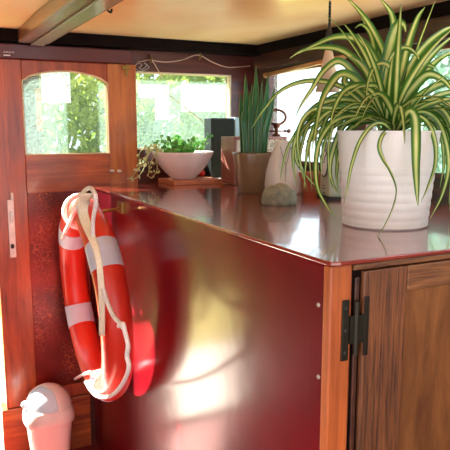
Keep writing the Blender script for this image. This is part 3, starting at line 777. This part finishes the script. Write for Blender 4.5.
ks = root('kitchen_scale', 'pale grey-green kitchen scale with dial behind the hanging leaves', 'scale', pA2)
obj('base_plate', obox(pA2-ed*.005-od*.006, ed, od, .125, .10, .008), M['ink'], ks)
obj('body', obox(pA2, ed, od, .115, .09, .175, .008), M['scale'], ks, bevel=.008)
k = bmesh.new(); cc = pA2+ed*.062-od*.0015+V((0,0,.115))
vv = [k.verts.new(cc+ed*.043*math.cos(t)+V((0,0,.043*math.sin(t)))) for t in [2*PI*i/32 for i in range(32)]]; k.faces.new(vv)
r_ = bmesh.ops.extrude_face_region(k, geom=k.faces[:]); bmesh.ops.translate(k, verts=[v for v in r_['geom'] if isinstance(v, bmesh.types.BMVert)], vec=-od*.003)
obj('dial', k, M['whitepaint'], ks)
k = bmesh.new(); tube(k, [cc+ed*.043*math.cos(t)+V((0,0,.043*math.sin(t)))-od*.003 for t in [2*PI*i/32 for i in range(32)]], .002, 6, closed=True)
tube(k, [cc-od*.004, cc-od*.004+ed*.02+V((0,0,.03))], .0015, 6)
obj('dial_rim', k, M['ink'], ks)
k = bmesh.new()
for i, (u0, u1, z) in enumerate(((.035,.06,.040),(.03,.07,.031),(.045,.062,.018))):
    b3 = obox(pA2+ed*u0-od*.001, ed, od, u1-u0, .001, .0025, z); me_ = bpy.data.meshes.new('t'); b3.to_mesh(me_); b3.free(); k.from_mesh(me_)
obj('printed_lines', k, M['ink'], ks)
obj('pan', obox(pA2+ed*.005-od*.02, ed, od, .105, .12, .008, .19), M['steel'], ks, bevel=.003)
k = bmesh.new(); p0 = pA2+ed*.0575+od*.045; tube(k, [p0+V((0,0,.18)), p0+V((0,0,.192))], .012, 12); obj('pan_support', k, M['steel'], ks)

# ------------------------------------------------------------------ pendant lamp
pl = onZ(330, 1, ZC)
x_, y_ = pl.x, pl.y
la = root('pendant_lamp', 'pendant lamp with pale conical shade on a black twisted cord', 'lamp', (x_, y_, ZC))
q_ = lambda py: onY(331, py, y_).z
k = bmesh.new()
for ph in (0, PI): tube(k, [(x_+.0022*math.cos(i*.9+ph), y_+.0022*math.sin(i*.9+ph), ZC-(i/30)*(ZC-q_(30))) for i in range(31)], .0022, 6)
obj('cord', k, M['cord'], la)
obj('socket', lathe([(0,q_(28)),(.005,q_(28)),(.009,q_(33)),(.010,q_(40)),(.010,q_(54)),(0,q_(54))], 20, c=(x_,y_,0)), M['cord'], la, smooth=True)
obj('lamp_shade', lathe([(.010,q_(50)),(.013,q_(54)),(.036,q_(92)),(.0345,q_(92)),(.012,q_(54))], 40, c=(x_,y_,0)), M['shade'], la, smooth=True)
obj('bulb', lathe([(0,q_(90)),(.010,q_(87)),(.014,q_(78)),(.009,q_(66)),(.008,q_(54)),(0,q_(54))], 20, c=(x_,y_,0)), M['ceramic'], la, smooth=True)

# ------------------------------------------------------------------ small wall fittings
a, b2_ = onX(268, 75, -.022), onX(322, 65, -.022)
d = (b2_-a).normalized(); k = bmesh.new(); tube(k, [a+V((0,.02,0)), V((-.022, -.70, 1.595))], .009, 10)
sphere(k, a+V((0,.02,0)), .012)
tag(obj('curtain_rod', k, M['rod'], smooth=True), 'pale wooden rod along the top of the right-hand window', 'rod')
k = bmesh.new()
tube(k, smooth_path([onY(x, y, -.012) for x, y in ((150,60),(165,62),(182,60),(198,55),(212,62),(226,67),(238,67),(250,66))], 6), .0022, 6)
tube(k, smooth_path([onY(x, y, -.012) for x, y in ((138,62),(144,61),(149,60),(153,62),(158,70),(162,78))], 5), .0020, 6)
tag(obj('cable', k, M['cable'], smooth=True), 'thin pale cable sagging along the wall above the small window', 'cable')
tag(obj('stay_wire', tube(bmesh.new(), [onY(165, 92, -.004), onY(228, 141, -.004)], .0018, 6), M['cable']), 'thin diagonal wire crossing the window behind the bowl', 'wire')
def clip(px, py, w, h, name, label, cat, y=-.001):
    p = onY(px, py, y); r0 = root(name, label, cat, p)
    obj('plate', bx(p.x-w/2, p.x+w/2, y-.008, y, p.z-h/2, p.z+h/2), M['bronze'], r0, bevel=.001)
    k = bmesh.new(); tube(k, smooth_path([(p.x, y-.008, p.z+h*.2), (p.x, y-.02, p.z+h*.0), (p.x+.002, y-.024, p.z-h*.5), (p.x-.002, y-.014, p.z-h*.95)], 5), .004, 8)
    obj('tongue', k, M['brass'], r0, smooth=True)
clip(198, 52, .020, .035, 'cable_clip', 'bronze clip holding the cable above the middle of the small window', 'clip')
clip(149, 57, .010, .026, 'cable_hook', 'small brass hook above the left corner of the small window', 'hook')
p = onY(126, 69, -.033); r0 = root('coat_hook', 'brass cross-shaped catch on the orange door stile', 'hook', p)
obj('plate', bx(p.x-.006, p.x+.006, -.040, -.033, p.z-.03, p.z+.022), M['brass'], r0, bevel=.002)
obj('crosspiece', bx(p.x-.02, p.x+.014, -.044, -.0401, p.z-.004, p.z+.010), M['brass'], r0, bevel=.002)
# curly wire ornament next to it
k = bmesh.new()
pp = [onY(x, y, -.01) for x, y in ((135,66),(138,63),(142,65),(139,68),(143,69),(147,65),(144,63),(149,67),(145,70),(140,71),(136,69))]
tube(k, smooth_path(pp, 5), .0014, 6)
tag(obj('wire_curl', k, M['steel'], smooth=True), 'tangle of thin wire beside the brass catch over the window corner', 'wire')
p = onY(9, 53, -.046)
r0 = tag(obj('maker_plate', bx(p.x-.028, p.x+.022, -.0475, -.0455, p.z-.016, p.z+.012), M['maroon_rail']), 'small lettered plate on the maroon rail at top left', 'plate')
def label(par, x, y, z, w, h):
    k = bmesh.new(); box(k, x-w/2, x+w/2, y-.001, y, z-h/2, z+h/2); return k
for i in range(4):
    k = bmesh.new(); xx = p.x-.019+i*.010; tube(k, [(xx, -.049, p.z), (xx+.003, -.049, p.z+.006), (xx+.006, -.049, p.z)], .0009, 5)
    obj('letter', k, M['whitepaint'], r0)
obj('underline', bx(p.x-.02, p.x+.004, -.0487, -.0476, p.z-.010, p.z-.007), M['whitepaint'], r0)
# hook on ceiling beam
p = onZ(107, 4, 1.69)
k = bmesh.new(); tube(k, smooth_path([(p.x, p.y, 1.69), (p.x, p.y, 1.675), (p.x+.010, p.y, 1.668), (p.x+.014, p.y, 1.678)], 5), .003, 6)
tag(obj('cup_hook', k, M['darkmetal'], smooth=True), 'small dark cup hook under the ceiling beam', 'hook')

# outside pieces seen through the panes; white ones stand in for reflections
def outside(px0, py0, px1, py1, y, name, label, cat, mat, th=.05):
    a = onY(px0, py0, y); b = onY(px1, py1, y)
    return tag(obj(name, bx(a.x, b.x, y, y+th, b.z, a.z), mat), label, cat)

tpost = tag(obj('timber_post', bx(-1.0, -.905, .22, .27, .02, 2.2), M['darkwall']), 'dark timber post seen through the left part of the door window', 'post')
a = onY(35, 88, .21); b_ = onY(42, 131, .21)
obj('mounted_board', bx(a.x, b_.x+.002, .20, .2195, b_.z, a.z), M['rod'], tpost)['label'] = 'small orange board'
outside(42, 66, 71, 103, 3.0, 'reflection_cutout', 'square white screen outside, standing in for a reflection in the top of the door window', 'cutout', M['pane_reflection'])
outside(140, 84, 169, 98, 3.0, 'reflection_cutout', 'white screen outside, standing in for a reflection in the left part of the window over the bowl', 'cutout', M['pane_reflection'])
outside(157, 98.5, 169, 120, 3.0, 'reflection_cutout', 'narrow white upright screen below the left one outside, standing in for a reflection in the window over the bowl', 'cutout', M['pane_reflection'])
outside(183, 84, 226, 112, 3.0, 'reflection_cutout', 'wide white screen outside, standing in for a reflection in the right half of the window over the bowl', 'cutout', M['pane_reflection'])
# ------------------------------------------------------------------ light
w = bpy.data.worlds.new('world'); S.world = w; w.use_nodes = True
nt = w.node_tree; bg = nt.nodes['Background']
bg.inputs[0].default_value = (.95, .97, 1, 1); bg.inputs[1].default_value = 2.0
L_ = V((.87, -.48, 0)); L_ = Matrix.Rotation(0, 3, 'Z') @ V((0,0,0)) if False else None
# sun direction worked out from the light patches (view frame -> world)
c_, s_ = math.cos(YAW), math.sin(YAW)
lv = (.87*c_+.48*s_, .87*s_-.48*c_, -.975*.99)
sd_ = V(lv).normalized()
sl = bpy.data.lights.new('sun', 'SUN'); sl.energy = 36; sl.angle = math.radians(1.0); sl.color = (1, .9, .76)
so = bpy.data.objects.new('sun', sl); COL.objects.link(so); so.rotation_euler = sd_.to_track_quat('-Z', 'Y').to_euler(); so.location = (-3, 3, 4)

vs = S.view_settings
S.view_settings.view_transform = 'Standard'; vs.look = 'None'; vs.gamma = 1; vs.use_curve_mapping = False; vs.exposure = 0.8
